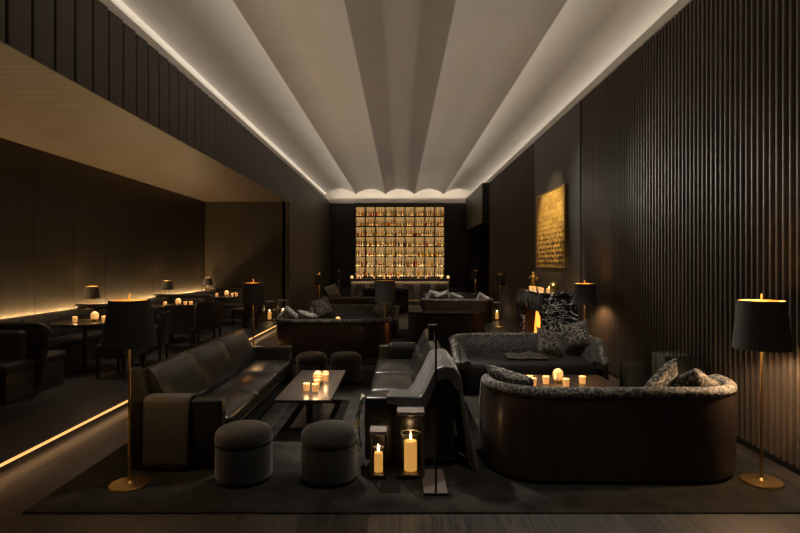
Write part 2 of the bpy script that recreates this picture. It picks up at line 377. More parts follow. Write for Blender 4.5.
# LED strips
def led(name, label, x0,x1,y0,y1,z0,z1, lloc, lsize, lpow, ldir, lcol=(1,.70,.36)):
    o = tag(MB().box(x0,x1,y0,y1,z0,z1).build(name, ledm, ang=0), label, 'light strip')
    area(name+'_light', lloc, lsize[0], lsize[1], lpow, lcol, ldir); return o
warm = (1,.875,.735)
def cove(side, x, d):
    area('cove_light_'+side, (x, 11.5, 4.862), .045, 28.5, 30, warm, (.7*d,0,.8))
    area('ceiling_fill_'+side, (-3.36 if d > 0 else 3.25, 11.5 if d > 0 else 8.5, 3.75), .04, 28.5 if d > 0 else 22.5, 52 if d > 0 else 42, warm, (d,0,.75), spread=math.radians(84))  # added uplight without a fixture, fills the middle vaults
area('ceiling_fill_recess', (2.98, 22.7, 3.75), .04, 5.4, 9, warm, (-1,0,.75), spread=math.radians(84))  # same added ceiling fill, in front of the bulkhead
cove('left', -3.52, 1); cove('right', 3.40, -1)
area('cove_light_back', (0, 26.10, 4.80), 6.6, .06, 26, warm, (0,-.4,1))
tag(MB().box(-3.328, -3.31, YF, YD-.1, PZ-.062, PZ-.016).build('step_light', mat_emit('step_led', (1,.62,.29), .42), ang=0), 'warm glowing strip under the edge of the raised dining floor', 'light strip')
area('step_light_glow', (-3.278, 7, PZ-.022), .02, 19, 9.0, (1,.62,.28), (-.25,0,-1))
led('banquette_light', 'warm glowing strip along the wall behind the booth backs', XD+.03,XD+.09, 4.0, YD-.05, .845, .855, (XD+.06, 10.3, .87), (.03, 12.4), 140, (-.2,0,1), (1,.66,.30))

# ------------------------------------------------------------------ curved sofa
def sofa_path(W, D, rc=.46, n=9):
    P = []; h = W/2
    for i in range(5): P.append(Vector((-h + .03*(1-i/5), D - (D-rc)*i/5, 0)))
    for i in range(n+1):
        a = PI + (PI/2)*i/n; P.append(Vector((-h+rc + rc*math.cos(a), rc + rc*math.sin(a), 0)))
    for i in range(1, 6): P.append(Vector((-h+rc + (W-2*rc)*i/6, 0, 0)))
    Q = [Vector((-p.x, p.y, 0)) for p in reversed(P[:5+n+1])]
    return P + Q
def path_data(P):
    s = [0]
    for a, b in zip(P, P[1:]): s.append(s[-1] + (b-a).length)
    nr = []
    for i in range(len(P)):
        t = (P[min(i+1, len(P)-1)] - P[max(i-1, 0)]).normalized(); nr.append(Vector((-t.y, t.x, 0)))  # left of travel
    return s, nr
def smooth(x): x = max(0, min(1, x)); return x*x*(3-2*x)
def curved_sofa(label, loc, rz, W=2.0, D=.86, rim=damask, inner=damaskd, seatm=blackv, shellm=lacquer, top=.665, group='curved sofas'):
    t = thing('curved_sofa', label, 'sofa', loc, rz, None)
    P = sofa_path(W, D); s, nr = path_data(P); L = s[-1]
    H = [.42 + (top-.42)*smooth(min(x, L-x)/.30) for x in s]
    def ins(i, d, z): p = P[i] + nr[i]*d; return (p.x, p.y, z)
    if (P[10] + nr[10]*.1).y < P[10].y: nr = [-n for n in nr]
    rg = [[ins(i, 0, .03), ins(i, -.012, .2), ins(i, -.012, H[i]-.12), ins(i, 0, H[i]), ins(i, .05, H[i]), ins(i, .05, .03)] for i in range(len(P))]
    MB().rings(rg).build('shell', shellm, t)
    MB().rings([[ins(i, .04, 0), ins(i, .10, 0), ins(i, .10, .04), ins(i, .04, .04)] for i in range(len(P))]).build('plinth', blackmet, t)
    path = [ins(i, .028, H[i]+.0) for i in range(len(P))]
    m = MB().tube(path, .047, 14); 
    for e in (path[0], path[-1]): m.sphere(e, .0465, 14, 8)
    m.build('top_roll', rim, t, ang=60)
    rg = [[ins(i, .052, .34), ins(i, .20, .34), ins(i, .20, .44), ins(i, .155, (H[i]+.44)/2+.02), ins(i, .075, H[i]-.005), ins(i, .052, H[i]-.02)] for i in range(len(P))]
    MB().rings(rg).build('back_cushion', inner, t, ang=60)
    ring0 = [P[i] + nr[i]*.12 for i in range(1, len(P)-1)]
    fx = ring0[-1].x
    front = [Vector((fx*(1-2*k/8), D - .02 + .05*math.sin(PI*k/8), 0)) for k in range(0, 9)]
    ring0 += front
    c = Vector((0, D*.52, 0)); rr = []
    for sc_, z in ((.97,.05), (.99,.2), (1.0,.34), (.985,.39), (.94,.425), (.6,.44), (.2,.445)):
        rr.append([(c + (q-c)*sc_)[:2] + (z,) for q in ring0])
    MB().rings(rr).build('seat_cushion', seatm, t, ang=60)
    return t
front_sofa = curved_sofa('curved sofa in front, its dark lacquered back turned to the camera', (1.775, 4.22, RZ), 0, W=2.09, top=.715)
curved_sofa('curved patterned sofa facing the camera in front of the marble fireplace', (1.725, 7.98, RZ), PI, W=2.06, D=.9)
curved_sofa('dark backed curved sofa behind the two rear pouffes of the leather group', (-1.25, 9.84, RZ), 0, W=2.16)
curved_sofa('curved sofa facing the camera beyond the second row left, lamp beside it', (-1.08, 13.4, RZ), PI, W=2.1)
curved_sofa('black leather backed curved sofa left of the marble fireplace', (1.02, 11.5, 0), 0, W=1.66, rim=leather, inner=leather, shellm=blackv)
curved_sofa('far glossy backed curved sofa past the fireplace on the right', (1.70, 15.6, 0), 0, W=2.1)
curved_sofa('farthest right curved sofa facing the camera near the bar', (1.85, 18.9, 0), PI, W=2.0)
curved_sofa('far left curved sofa with its back to the camera near the bar', (-1.5, 16.6, 0), 0, W=1.9)

# ------------------------------------------------------------------ leather sofas
def leather_sofa(label, loc, rz, L=3.02):
    t = thing('leather_sofa', label, 'sofa', loc, rz)
    D = .765
    MB().box(.05, D-.05, .05, L-.05, 0, .06).build('plinth', blackmet, t)
    MB().box(.02, D-.03, .02, L-.02, .06, .27, .012).build('seat_base', leather, t)
    MB().box(D-.028, D-.012, .13, L-.13, .235, .25, .003, 1).build('trim_rail', paleplate, t)
    for a in (0, L-.13): MB().box(0, D, a, a+.13, .055, .59, .022, 3).build('arm', leather, t)
    MB().prism([(0,.06),(0,.79),(.012,.815),(.035,.825),(.08,.82),(.16,.5),(.16,.06)], 'y', .0, L).build('back_frame', leather, t, ang=50)
    n = 3; w = (L-.26)/n
    for k in range(n):
        a = .13 + k*w
        m = MB(); prof = [(.10,.40),(.29,.40),(.31,.44),(.30,.50),(.155,.80),(.125,.832),(.07,.838),(.045,.815)]
        rg = []
        for j in range(9):
            u = j/8; e = .018*(1-min(1, min(u, 1-u)*7))
            rg.append([(x - e*(1 if x > .12 else 0), a+.003+(w-.006)*u, z - e*.6) for x, z in prof])
        m.rings(rg).build('back_cushion', leather, t, ang=55)
        MB().rbox(.27, D+.015, a+.004, a+w-.004, .265, .410, .035, .045, 10, .006).build('seat_cushion', leather, t, ang=60)
    return t
sofaL = leather_sofa('long black leather sofa on the left with a grey throw on its arm', (-2.26, 4.52, RZ), 0)
sofaR = dup(sofaL, 'black leather sofa in the middle with a dark throw over its back', (.465, 7.62, RZ), PI)
for c in (sofaL, sofaR): pass

# grey throw over the near arm of the left sofa
def fold_throw(u, v):
    # u along profile, v across
    x = -2.15 + .37*v
    pts = [(4.775, .34), (4.765, .46), (4.752, .585), (4.735, .612), (4.68, .612), (4.615, .612), (4.592, .585), (4.585, .45), (4.58, .25), (4.576, .035)]
    f = u*(len(pts)-1); i = min(int(f), len(pts)-2); a = f-i
    y = pts[i][0]*(1-a) + pts[i+1][0]*a; z = pts[i][1]*(1-a) + pts[i+1][1]*a
    k = max(0, u-.6)/.4
    x += .012*math.sin(u*3)*(v-.5)
    return (x+.02, y - .09 - .007*k*math.sin(v*9+1), z + RZ)
o = cloth(MB().grid(fold_throw, 36, 18), 'throw_blanket', grey_felt, thick=.012)
tag(o, 'grey felt throw hanging over the near arm of the left leather sofa', 'blanket')
# dark throw over the back of the middle sofa
def big_throw(u, v):
    pts = [(-.06,.470), (.05,.468), (.14,.475), (.195,.54), (.28,.71), (.35,.868), (.42,.895), (.49,.885), (.545,.82), (.56,.65), (.58,.45), (.605,.25), (.625,.045)]
    f = u*(len(pts)-1); i = min(int(f), len(pts)-2); a = f-i
    x = pts[i][0]*(1-a) + pts[i+1][0]*a; z = pts[i][1]*(1-a) + pts[i+1][1]*a
    k = max(0, (u-.62)/.38); e = .22
    if v < e:
        q = (e-v)/e; y = 4.665 - .055*smooth(q*3) - .012*q*math.sin(u*30); base = max(z, .632) if x < .26 else z
        dr = (.07 + .17*smooth((x+.02)/.5))*(1-.85*smooth(k*1.6))*(.75+.25*math.sin(u*9))
        z = base - dr*smooth((q-.12)/.88)
    else:
        w = (v-e)/(1-e); y = 4.665 + .85*w
        if x < .26: z = z + (max(z, .632)-z)*(1-smooth((y-4.74)/.07))
    x += k*(.035*math.sin(v*17+1.0) + .03*math.sin(v*9) + .02) + .006*math.sin(v*23+u*6)
    y += k*(-.06*(1-v) + .03*math.sin(v*14))
    if u < .18: y += .05*(.18-u)*math.sin(v*8)
    z += .006*math.sin(v*15+u*4)*(u > .3)
    return (x - .05, y - .08, max(.03, z + .012*math.sin(v*7)*k))
o = cloth(MB().grid(big_throw, 70, 70), 'throw_blanket', throwm, thick=.01)
tag(o, 'dark satin throw draped over the back of the middle leather sofa', 'blanket')
# folded leather pad on the far arm
o = cloth(MB().grid(lambda u, v: (-.16 + .38*v, [7.53,7.545,7.56,7.60,7.65,7.69,7.718][min(6,int(u*6+.5))] - .08, [.43,.54,.615,.622,.622,.618,.50][min(6,int(u*6+.5))] + RZ), 6, 10), 'arm_cover', leather, thick=.012)
tag(o, 'leather pad folded over the far arm of the middle sofa', 'arm pad')
def scarf_fn(u, v):
    z = .60 - .46*u; y = 4.60 + .16*v + .03*math.sin(u*3)
    return (-.318 - .045*math.sin(PI*u*.9) - .012*math.sin(v*9+u*4) - .02*u, y, z)
o = cloth(MB().grid(scarf_fn, 20, 12), 'patterned_scarf', scarf, thick=.012)
tag(o, 'multicoloured floral scarf hanging at the front of the middle sofa', 'scarf')

# ------------------------------------------------------------------ pouffes
def pouffe(label, x, y):
    t = thing('pouffe', label, 'pouffe', (x, y, RZ), 0)
    t.scale = (.96, .96, 1.035)
    MB().lathe([(.215,0),(.215,.025),(.20,.03)], 36).build('base', blackmet, t)
    MB().lathe([(.20,.02),(.228,.03),(.233,.06),(.233,.24),(.230,.275)], 40).build('body', velvet, t)
    MB().lathe([(.226,.27),(.221,.283),(.226,.296)], 40).build('seam_band', blackv, t)
    MB().lathe([(.226,.292),(.235,.305),(.237,.335),(.228,.37),(.205,.395),(.165,.412),(.10,.421),(.03,.423),(.001,.423)], 40).build('seat_pad', velvet, t)
    return t
p0 = pouffe('round dark velvet pouffe in front, nearest the left leather sofa', -1.26, 4.36)
dup(p0, 'round dark velvet pouffe in front, left of the small lantern', (-.57, 4.36, RZ))
dup(p0, 'rear left round pouffe at the far end of the coffee table', (-1.29, 7.87, RZ))
dup(p0, 'rear right round pouffe at the far end of the coffee table', (-.79, 7.87, RZ))

# ------------------------------------------------------------------ tables
def slab_table(label, x0, x1, y0, y1, h, base=True):
    cx, cy = (x0+x1)/2, (y0+y1)/2
    t = thing('coffee_table', label, 'table', (cx, cy, RZ)); a, b = (x1-x0)/2, (y1-y0)/2
    MB().box(-a, a, -b, b, h-.03-RZ, h-RZ, .004, 1).build('tabletop', tablewd, t)
    MB().box(-.035, .035, -b*.45, b*.45, .012, h-.03-RZ, .004, 1).build('pedestal', lacquer, t)
    MB().box(-a*.64, a*.64, -b*.64, b*.64, 0, .012, .003, 1).build('base_plate', paleplate, t)
    return t
CT = .38
slab_table('long dark coffee table between the two black leather sofas', -1.26, -.69, 5.40, 6.91, CT)
ST = .45
slab_table('dark glossy table between the two front curved sofas', 1.32, 2.31, 5.58, 6.28, ST)
slab_table('low table between the second row of curved sofas', -1.5, -.8, 11.2, 12.1, .45)

# ------------------------------------------------------------------ candles
def votive_proto(label, loc, group=None, light=0.0):
    t = thing('votive_candle', label, 'candle', loc, 0, group)
    MB().lathe([(.001,0),(.031,0),(.036,.078),(.033,.078),(.029,.006),(.001,.006)], 18).build('glass_cup', cupglow, t)
    MB().lathe([(.001,.006),(.028,.006),(.031,.04),(.001,.042)], 16).build('wax', votglow, t)
    MB().lathe([(.001,.040),(.006,.046),(.0075,.054),(.004,.066),(.0005,.078)], 10).build('flame', flamem, t)
    if light: point('votive_light', (0,0,.10), light, (1,.58,.24), .015, t)
    return t
V0 = votive_proto('leftmost lit votive on the coffee table between leather sofas', (-1.005, 5.80, CT), light=.55)
def votive(label, loc, group=None): return dup(V0, label, loc, 0, group)
votive('lit votive at the middle front of the leather group coffee table', (-.905, 5.76, CT))
votive('lit votive behind the dome lamp on the left coffee table', (-.885, 6.42, CT))
votive('taller lit votive right of the coffee table dome lamp', (-.865, 6.27, CT))
votive('lit votive touching the front of the coffee table dome lamp', (-.92, 5.97, CT))
for lab, px, py in (('leftmost lit votive on the right hand table', 529.5, 383), ('lit votive second from left on the right hand table', 533.2, 385.5), ('lit votive just left of the right hand table dome lamp', 546, 383.5), ('lit votive just right of the right hand table dome lamp', 566, 386), ('rightmost lit votive on the right hand table', 582.5, 383.5)):
    Y = 540*(1.75-ST)/(py-263); votive(lab, ((px-400)*Y/540, Y, ST))
def dome_lamp(label, loc, light=.8):
    t = thing('dome_lamp', label, 'lamp', loc)
    MB().lathe([(.001,0),(.05,0),(.055,.012),(.052,.035),(.001,.036)], 24).build('base', brass, t)
    m = MB().lathe([(.050,.036)] + [(.056*math.cos(a)+.0005, .085+.062*math.sin(a)) for a in [i*PI/2/8 for i in range(9)]], 24); m.build('dome', domeglow, t)
    for k in range(4):
        MB().lathe([(.0535+.0035*(k<3), .045+.018*k), (.0575, .049+.018*k), (.0535, .053+.018*k)], 24).build('rib', brass, t)
    if light: point('dome_light', (0,0,.19), light, (1,.60,.26), .03, t)
    return t
D0 = dome_lamp('ribbed amber dome lamp on the coffee table between leather sofas', (-.93, 6.12, CT))
Y = 540*(1.75-ST)/(382-263)
dup(D0, 'ribbed amber dome lamp on the right hand table', ((558-400)*Y/540, Y, ST))
dup(D0, 'small glowing dome lamp on the second row table', (-1.33, 11.6, .45))

# ------------------------------------------------------------------ lanterns
def lantern(label, loc, w, d, h, cr, ch, light, rz=0):
    t = thing('candle_lantern', label, 'lantern', loc, rz)
    MB().box(-w/2, w/2, -d/2, d/2, 0, .035, .003, 1).build('base', bronze, t)
    MB().box(-w/2, w/2, -d/2, d/2, h-.03, h, .003, 1).build('top', paleplate, t)
    e = .008
    for sx in (-1, 1):
        for sy in (-1, 1):
            MB().box(sx*(w/2-e)-e, sx*(w/2-e)+e, sy*(d/2-e)-e, sy*(d/2-e)+e, .035, h-.03).build('post', bronze, t)
    hr = min(w, d)/2 - .028; hh = .035 + ch*1.27
    MB().lathe([(hr,.036),(hr,hh),(hr-.004,hh),(hr-.004,.036)], 28, close=True).build('hurricane_glass', glass, t)
    MB().lathe([(hr+.002,hh-.004),(hr+.002,hh+.002),(hr-.006,hh+.002),(hr-.006,hh-.004)], 28, close=True).build('glass_rim', paleplate, t)
    c = MB().lathe([(.001,.036),(cr,.036),(cr,.036+ch-.006),(cr-.006,.036+ch),(cr*.6,.036+ch-.004),(.001,.036+ch-.008)], 24).build('candle', wax, t)
    z = .036+ch-.006
    MB().lathe([(.002,z),(.002,z+.015),(.0005,z+.016)], 6).build('wick', soot_shade_black, c)
    s_ = .75
    MB().lathe([(.001,z+.010),(.010*s_,z+.02),(.012*s_,z+.032),(.007*s_,z+.05),(.0005,z+.072)], 10).build('flame', flamem, c)
    if light: point('lantern_light', (0,0,z+.08), light, (1,.60,.26), .02, t)
    return t
lantern('small bronze lantern with a lit pillar candle beside the front pouffe', (-.176, 4.42, RZ), .137, .17, .385, .035, .155, .22)
lantern('tall bronze lantern with a large lit candle before the middle sofa', (.087, 4.45, RZ), .222, .22, .54, .052, .24, .38)
L2 = lantern('low lantern with lit candle at the far end of the dining floor, left', (-3.72, 15.4, PZ), .26, .26, .55, .05, .20, .8)
dup(L2, 'lantern with lit candle at the far end of the dining floor, right', (-3.45, 15.9, PZ))
dup(L2, 'lantern with lit candle by the right wall past the fireplace', (2.98, 16.6, 0))

# reading lamp
t = thing('reading_lamp', 'slim black reading floor lamp beside the middle leather sofa', 'lamp', (.27, 4.06, RZ))
MB().box(-.09, .09, -.02, .46, 0, .012, .003, 1).build('base_plate', paleplate, t)
MB().box(-.095, .095, -.03, -.012, 0, .016, .003, 1).build('front_bar', blackmet, t)
MB().box(-.008, .008, -.008, .008, .010, 1.25, .002, 1).build('pole', blackmet, t)
hd = MB().lathe([(.001,1.155),(.022,1.155),(.022,1.265),(.001,1.265)], 18, -.036, 0).build('lamp_head', blackmet, t)
MB().box(-.06, .012, -.018, .018, 1.265, 1.277, .003, 1).build('top_plate', bronze, t)

# ------------------------------------------------------------------ shaded lamps
def floor_lamp(label, loc, zt, zb, rt, rb, power, rbase=.16):
    t = thing('floor_lamp', label, 'lamp', loc)
    MB().lathe([(.001,0),(rbase,0),(rbase,.012),(rbase*.96,.020),(.03,.026),(.016,.04),(.001,.04)], 40).build('base', brass, t)
    MB().lathe([(.0105,.03),(.0105,zt-.06)], 14).build('pole', brass, t)
    sh = MB().lathe([(rb,zb),(rt,zt),(rt-.004,zt),(rb-.004,zb)], 48, close=True).build('lamp_shade', shadem, t)
    MB().lathe([(rb-.005,zb+.002),(rt-.005,zt-.002),(rt-.008,zt-.002),(rb-.008,zb+.002)], 48, close=True).build('shade_lining', lining, sh)
    m = MB()
    for k in range(3):
        a = k*2*PI/3 + .3; m.tube([(0,0,zt-.03), ((rt-.006)*math.cos(a), (rt-.006)*math.sin(a), zt-.03)], .003, 6)
    m.build('spider_ring', brass, sh)
    MB().lathe([(.001,zt-.06),(.006,zt-.06),(.006,zt+.045),(.009,zt+.05),(.006,zt+.058),(.001,zt+.058)], 12).build('finial', brass, t)
    for k in (-1, 1):
        MB().sphere((k*.05, 0, zb+(zt-zb)*.5), .024, 14, 10).build('bulb', bulbm, t)
    point('lamp_light', (.0,-.03, zb+(zt-zb)*.25), power, (1,.70,.42), .03, t)
    return t
floor_lamp('brass floor lamp with black shade at front left by the leather sofa', (-2.115, 4.22, RZ), 1.449, 1.09, .146, .200, 9, .146)
floor_lamp('brass floor lamp with black shade at front right by the slatted wall', (2.865, 4.28, RZ), 1.442, 1.06, .167, .202, 48, .152)
floor_lamp('floor lamp behind the left leather sofa, lit shade top', (-2.20, 8.1, RZ), 1.44, 1.12, .150, .168, 6, .14)
floor_lamp('floor lamp between the curved sofa and the marble fireplace', (2.94, 8.6, RZ), 1.41, 1.08, .165, .19, 26, .14)
fl = floor_lamp('floor lamp with big black shade standing in the middle of the room', (-.33, 12.0, RZ), 1.35, .87, .22, .23, 1.2, .14)
fs = floor_lamp('floor lamp on the right past the fireplace, nearer of the two', (2.72, 14.7, 0), 1.44, 1.14, .125, .145, 9, .13)
dup(fs, 'floor lamp on the right by the back wall recess', (2.86, 20.5, 0))
dup(fs, 'floor lamp on the left beside the far seating', (-2.2, 14.75, 0))
dup(fs, 'farthest floor lamp on the left near the bar', (-2.32, 20.5, 0))

# ------------------------------------------------------------------ plinths by the slatted wall
def plinth(label, x0, x1, y0, y1, h):
    t = thing('side_table', label, 'table', ((x0+x1)/2, (y0+y1)/2, RZ)); a, b = (x1-x0)/2, (y1-y0)/2
    MB().box(-a, a, -b, b, .0, h-.02-RZ, .006, 2).build('body', greenst, t)
    MB().box(-a-.004, a+.004, -b-.004, b+.004, h-.02-RZ, h-RZ, .004, 1).build('top', greenst, t)
plinth('taller polished green stone plinth against the slatted wall', 2.82, 3.12, 5.75, 6.05, .76)
plinth('shorter polished green stone plinth against the slatted wall', 2.68, 2.90, 6.35, 6.6, .55)

# ------------------------------------------------------------------ fireplace
t = thing('fireplace', 'black marble fireplace with white veins and burning fire on right wall', 'fireplace', (XR-.01, 11.12, 0))
fx0, ft = -.65, 1.19
m = MB().box(fx0, 0, -1.12, -.94, 0, ft-.05, .006, 1).box(fx0, 0, .53, 1.12, 0, ft-.05, .006, 1).box(fx0, 0, -.94, .53, .83, ft-.05, .004, 1)
m.build('surround', marble, t)
MB().box(fx0-.02, 0, -1.14, 1.14, ft-.05, ft, .008, 2).build('mantel_shelf', marble, t)
MB().box(-.05, -.005, -.94, .53, .0, .83).box(fx0+.03, -.005, -.94, .53, 0, .10).box(fx0+.06, -.01, .50, .529, 0, .83).box(fx0+.06, -.01, -.939, -.91, 0, .83).box(fx0+.06, -.01, -.93, .52, .80, .829).build('firebox', soot_shade_black, t)
lg = MB()
for k in range(4): lg.tube([(-.42+.06*(k%2), -.45+.12*k, .16+.05*(k//2)), (-.30+.05*k, .35-.1*k, .17+.05*(k%2))], .045, 10)
lg.build('logs', soot_shade_black, t)
def flame(mb, c, h, r, lean):
    for_prof = [(.2,0),(.75,.12),(1,.28),(.8,.5),(.42,.75),(.04,1)]
    rg = []
    for k, (a, b) in enumerate(for_prof):
        rg.append([(c[0]+lean*b*b + r*a*math.cos(2*PI*i/10), c[1]+.4*lean*math.sin(b*5) + r*a*math.sin(2*PI*i/10), c[2]+h*b) for i in range(10)])
    mb.rings(rg)
for k, (fy, h, r) in enumerate(((-.50,.20,.05),(-.30,.30,.07),(-.08,.32,.07),(.08,.36,.07),(.22,.54,.10),(.34,.62,.10),(.45,.34,.06))):
    fm = MB(); flame(fm, (-.36+.02*(k%2), fy, .17), h, r, .05*(-1)**k); fm.build('flame', firem, t)
point('fire_light', (-.40, .1, .5), 1.6, (1,.42,.12), .12, t)
# things on the mantel
t = thing('figurine', 'gilded standing figurine at the far end of the marble mantel', 'figurine', (2.90, 11.75, ft))
MB().box(-.075,.075,-.075,.075,0,.05,.006).build('pedestal', gold, t)
b = MB().lathe([(.001,.05),(.068,.05),(.06,.09),(.052,.14),(.046,.19),(.056,.23),(.062,.26),(.05,.285),(.022,.30),(.02,.31),(.001,.312)], 16)
b.sphere((0,0,.335), .032, 12, 8, sz=1.15).tube([(.05,0,.27),(.085,-.01,.22),(.075,-.05,.19),(.02,-.075,.20)], [.02,.017,.015,.013], 8).tube([(-.05,0,.27),(-.09,-.01,.23),(-.08,-.06,.24),(-.05,-.08,.27)], [.02,.017,.015,.013], 8)
b.tube([(-.05,-.08,.16),(-.05,-.085,.36)], .007, 6)
b.build('body', gold, t, ang=60)
t = thing('gold_orb', 'hammered gold orb on the near end of the marble mantel', 'ornament', (2.90, 10.18, ft))
MB().lathe([(.001,0),(.05,0),(.042,.02),(.001,.02)], 20).build('foot', gold, t)
MB().sphere((0,0,.11), .095, 24, 16).build('globe', gold, t)
for lab, x, y in (('lit votive nearest the figurine on the marble mantel', 2.70, 11.15), ('second lit votive from the figurine on the marble mantel', 2.72, 10.92), ('third lit votive from the figurine on the marble mantel', 2.79, 10.80), ('fourth lit votive from the figurine on the marble mantel', 2.74, 10.42), ('lit votive beside the gold orb on the marble mantel', 2.80, 10.2)):
    votive(lab, (x, y, ft))
g0 = MB().lathe([(.001,0),(.03,0),(.035,.085),(.032,.085),(.027,.006),(.001,.006)], 16).build('drinking_glass', glass, loc=(3.02, 10.2, ft))
tag(g0, 'clear tumbler right of the gold orb on the mantel', 'glass')
g1 = g0.copy(); COL.objects.link(g1); g1.location = (3.12, 10.16, ft); g1['label'] = 'clear tumbler nearest the wall on the mantel'
# painting
t = thing('painting', 'large gilded panel painted with rows of dark script above the fireplace', 'painting', (XR-.012, 11.67, 2.48))
MB().box(-.055, 0, -1.05, 1.05, -.80, .80).build('canvas', art, t, ang=0)
e = .028
MB().box(-.062, 0, -1.05-e, 1.05+e, .80, .80+e).box(-.062, 0, -1.05-e, 1.05+e, -.80-e, -.80).box(-.062, 0, -1.05-e, -1.05, -.80, .80).box(-.062, 0, 1.05, 1.05+e, -.80, .80).build('frame', brass, t, ang=0)

# ------------------------------------------------------------------ pillows
def pillow_mesh(mb, w=.45, t=.15):
    def side(sg):
        def fn(u, v):
            a, b = 2*u-1, 2*v-1
            px = a*w/2*(1-.10*(1-abs(a))*0 - .09*(1-b*b)*abs(a)); pz = b*w/2*(1 - .09*(1-a*a)*abs(b))
            th_ = t/2*((1-a**4)*(1-b**4))**.6
            return (px, sg*(th_ + .006*math.sin(a*7+b*5)*(1-a*a)*(1-b*b)), pz)
        return fn
    mb.grid(side(1), 16, 16).grid(side(-1), 16, 16); return mb
def pillow(label, loc, rot, mat=damaskl, w=.45, t=.15):
    o = pillow_mesh(MB(), w, t).build('cushion', mat, loc=loc, rot=rot, ang=0); o.data.shade_smooth()
    bm = bmesh.new(); bm.from_mesh(o.data); bmesh.ops.remove_doubles(bm, verts=bm.verts, dist=.0008); bmesh.ops.recalc_face_normals(bm, faces=bm.faces); bm.to_mesh(o.data); bm.free()
    return tag(o, label, 'cushion')
r = math.radians
pillow('patterned cushion leaning at the left end of the front curved sofa', (.98, 4.72, .655), (r(38), r(10), r(-35)))
pillow('left of two patterned cushions at the right end of front sofa', (2.25, 4.68, .66), (r(32), r(-38), r(20)))
pillow('right of two patterned cushions at the right end of front sofa', (2.50, 4.66, .66), (r(50), r(24), r(28)))
pillow('left of two patterned cushions on the sofa before the fireplace', (2.06, 7.46, .655), (r(-28), r(14), r(16)), damaskl, .39)
pillow('right of two patterned cushions on the sofa before the fireplace', (2.50, 7.66, .725), (r(-18), r(-16), r(-30)), damaskl, .39)
pillow('pale cushion at the left end of the second row sofa back', (-2.08, 10.18, .72), (r(40), r(40), r(10)), palefab, .40)
pillow('pale cushion second from left along the second row sofa back', (-1.72, 10.14, .70), (r(50), r(15), r(-10)), palefab, .42)
pillow('patterned cushion at the left of the sofa facing from second row', (-1.86, 12.9, .70), (r(-20), r(-16), r(30)), damaskl, .44)
pillow('patterned cushion standing on the far left sofa near the bar', (-2.12, 16.95, .86), (r(20), r(-18), r(-20)), palefab, .44)
pillow('patterned cushion at right end of the facing second row sofa', (-.40, 12.85, .70), (r(-20), r(20), r(-40)), damaskl, .44)
pillow('pale cushion leftmost on the far right sofa back', (.95, 15.95, .74), (r(30), r(12), r(35)), palefab, .44)
pillow('pale cushion in the middle of the far right sofa', (1.28, 16.0, .72), (r(40), r(-25), r(0)), palefab, .46)
pillow('pale cushion third along on the far right sofa', (1.62, 16.0, .68), (r(45), r(20), r(10)), palefab, .44)
pillow('pale cushion at the right end of the far right sofa', (2.45, 15.98, .66), (r(38), r(30), r(-10)), palefab, .42)
# crumpled dark throw on the sofa before the fireplace
def crumple(u, v):
    x = 1.45 + .55*u; y = 7.20 + .40*v
    return (x, y + .02*math.sin(u*13), .472 + .028*math.sin(u*17+v*6)*math.sin(v*9+u*4)*(math.sin(PI*u)*math.sin(PI*v)) + .03*math.sin(PI*u)*math.sin(PI*v) + .008*v)
tag(cloth(MB().grid(crumple, 40, 30), 'throw_blanket', throwm, thick=.008), 'crumpled dark throw on the seat of the sofa before the fireplace', 'blanket')

# ------------------------------------------------------------------ dining booths
def booth(label, y0, y1):
    t = thing('booth_bench', label, 'bench', (XD+.1, (y0+y1)/2, PZ)); h = (y1-y0)/2
    xe = 1.33; sd = .50
    MB().box(.02, .30, -h+.04, h-.04, 0, .81, .02).build('back_frame', leather2, t)
    MB().box(.28, .72, -h+.04, h-.04, 0, .33, .01).box(.72, xe, -h+.04, -h+.54, 0, .33, .01).box(.72, xe, h-.54, h-.04, 0, .33, .01).build('base', leather2, t)
    MB().rbox(.40, .75, -h+.10, h-.10, .33, .45, .04, .015).build('seat_cushion', leather2, t, ang=60)
    for s in (-1, 1):
        a, b = sorted((s*(h-.06), s*(h-.56))); MB().rbox(.75, xe+.02, a, b, .33, .45, .04, .015).build('seat_cushion', leather2, t, ang=60)
    n = 3; w = (2*h-.2)/n
    for k in range(n):
        MB().rbox(.29, .44, -h+.1+k*w+.01, -h+.1+(k+1)*w-.01, .42, .83, .06, 0, 8, .02).build('back_cushion', leather2, t, ang=60)
    for s in (-1, 1):
        a, b = sorted((s*(h-.06), s*(h-.22))); MB().rbox(.50, xe-.06, a, b, .42, .80, .06, 0, 8).build('back_cushion', leather2, t, ang=60)
    return t
def partition(label, y):
    t = thing('booth_partition', label, 'partition', (XD+.1, y, PZ))
    poly = [(0,0),(1.33,0),(1.37,.12),(1.40,.40),(1.44,.66),(1.46,.78),(1.43,.83),(1.36,.85),(0,.85)]
    MB().prism(poly, 'y', -.035, .035).build('panel', leather2, t, ang=30)
    MB().tube([(.02,0,.845),(1.34,0,.845),(1.42,0,.82),(1.445,0,.76),(1.43,0,.62),(1.40,0,.40),(1.36,0,.10)], [.045,.045,.045,.045,.036,.034,.03], 12).build('bolster', leather2, t, ang=60)
ys = [3.6, 6.78, 9.78, 12.9, 16.2]
lb = ['dark leather booth bench nearest the camera at the left edge', 'leather booth bench around the first dining table', 'leather booth bench around the middle dining table', 'leather booth bench around the far dining table']
for k in range(4): booth(lb[k], ys[k]+.0, ys[k+1]-.0)
for k, lab in ((1, 'upholstered partition with rounded end left of the first dining table'), (2, 'upholstered partition between the first and middle dining tables'), (3, 'upholstered partition between the middle and far dining tables'), (4, 'upholstered partition at the far end of the dining booths')): partition(lab, ys[k])
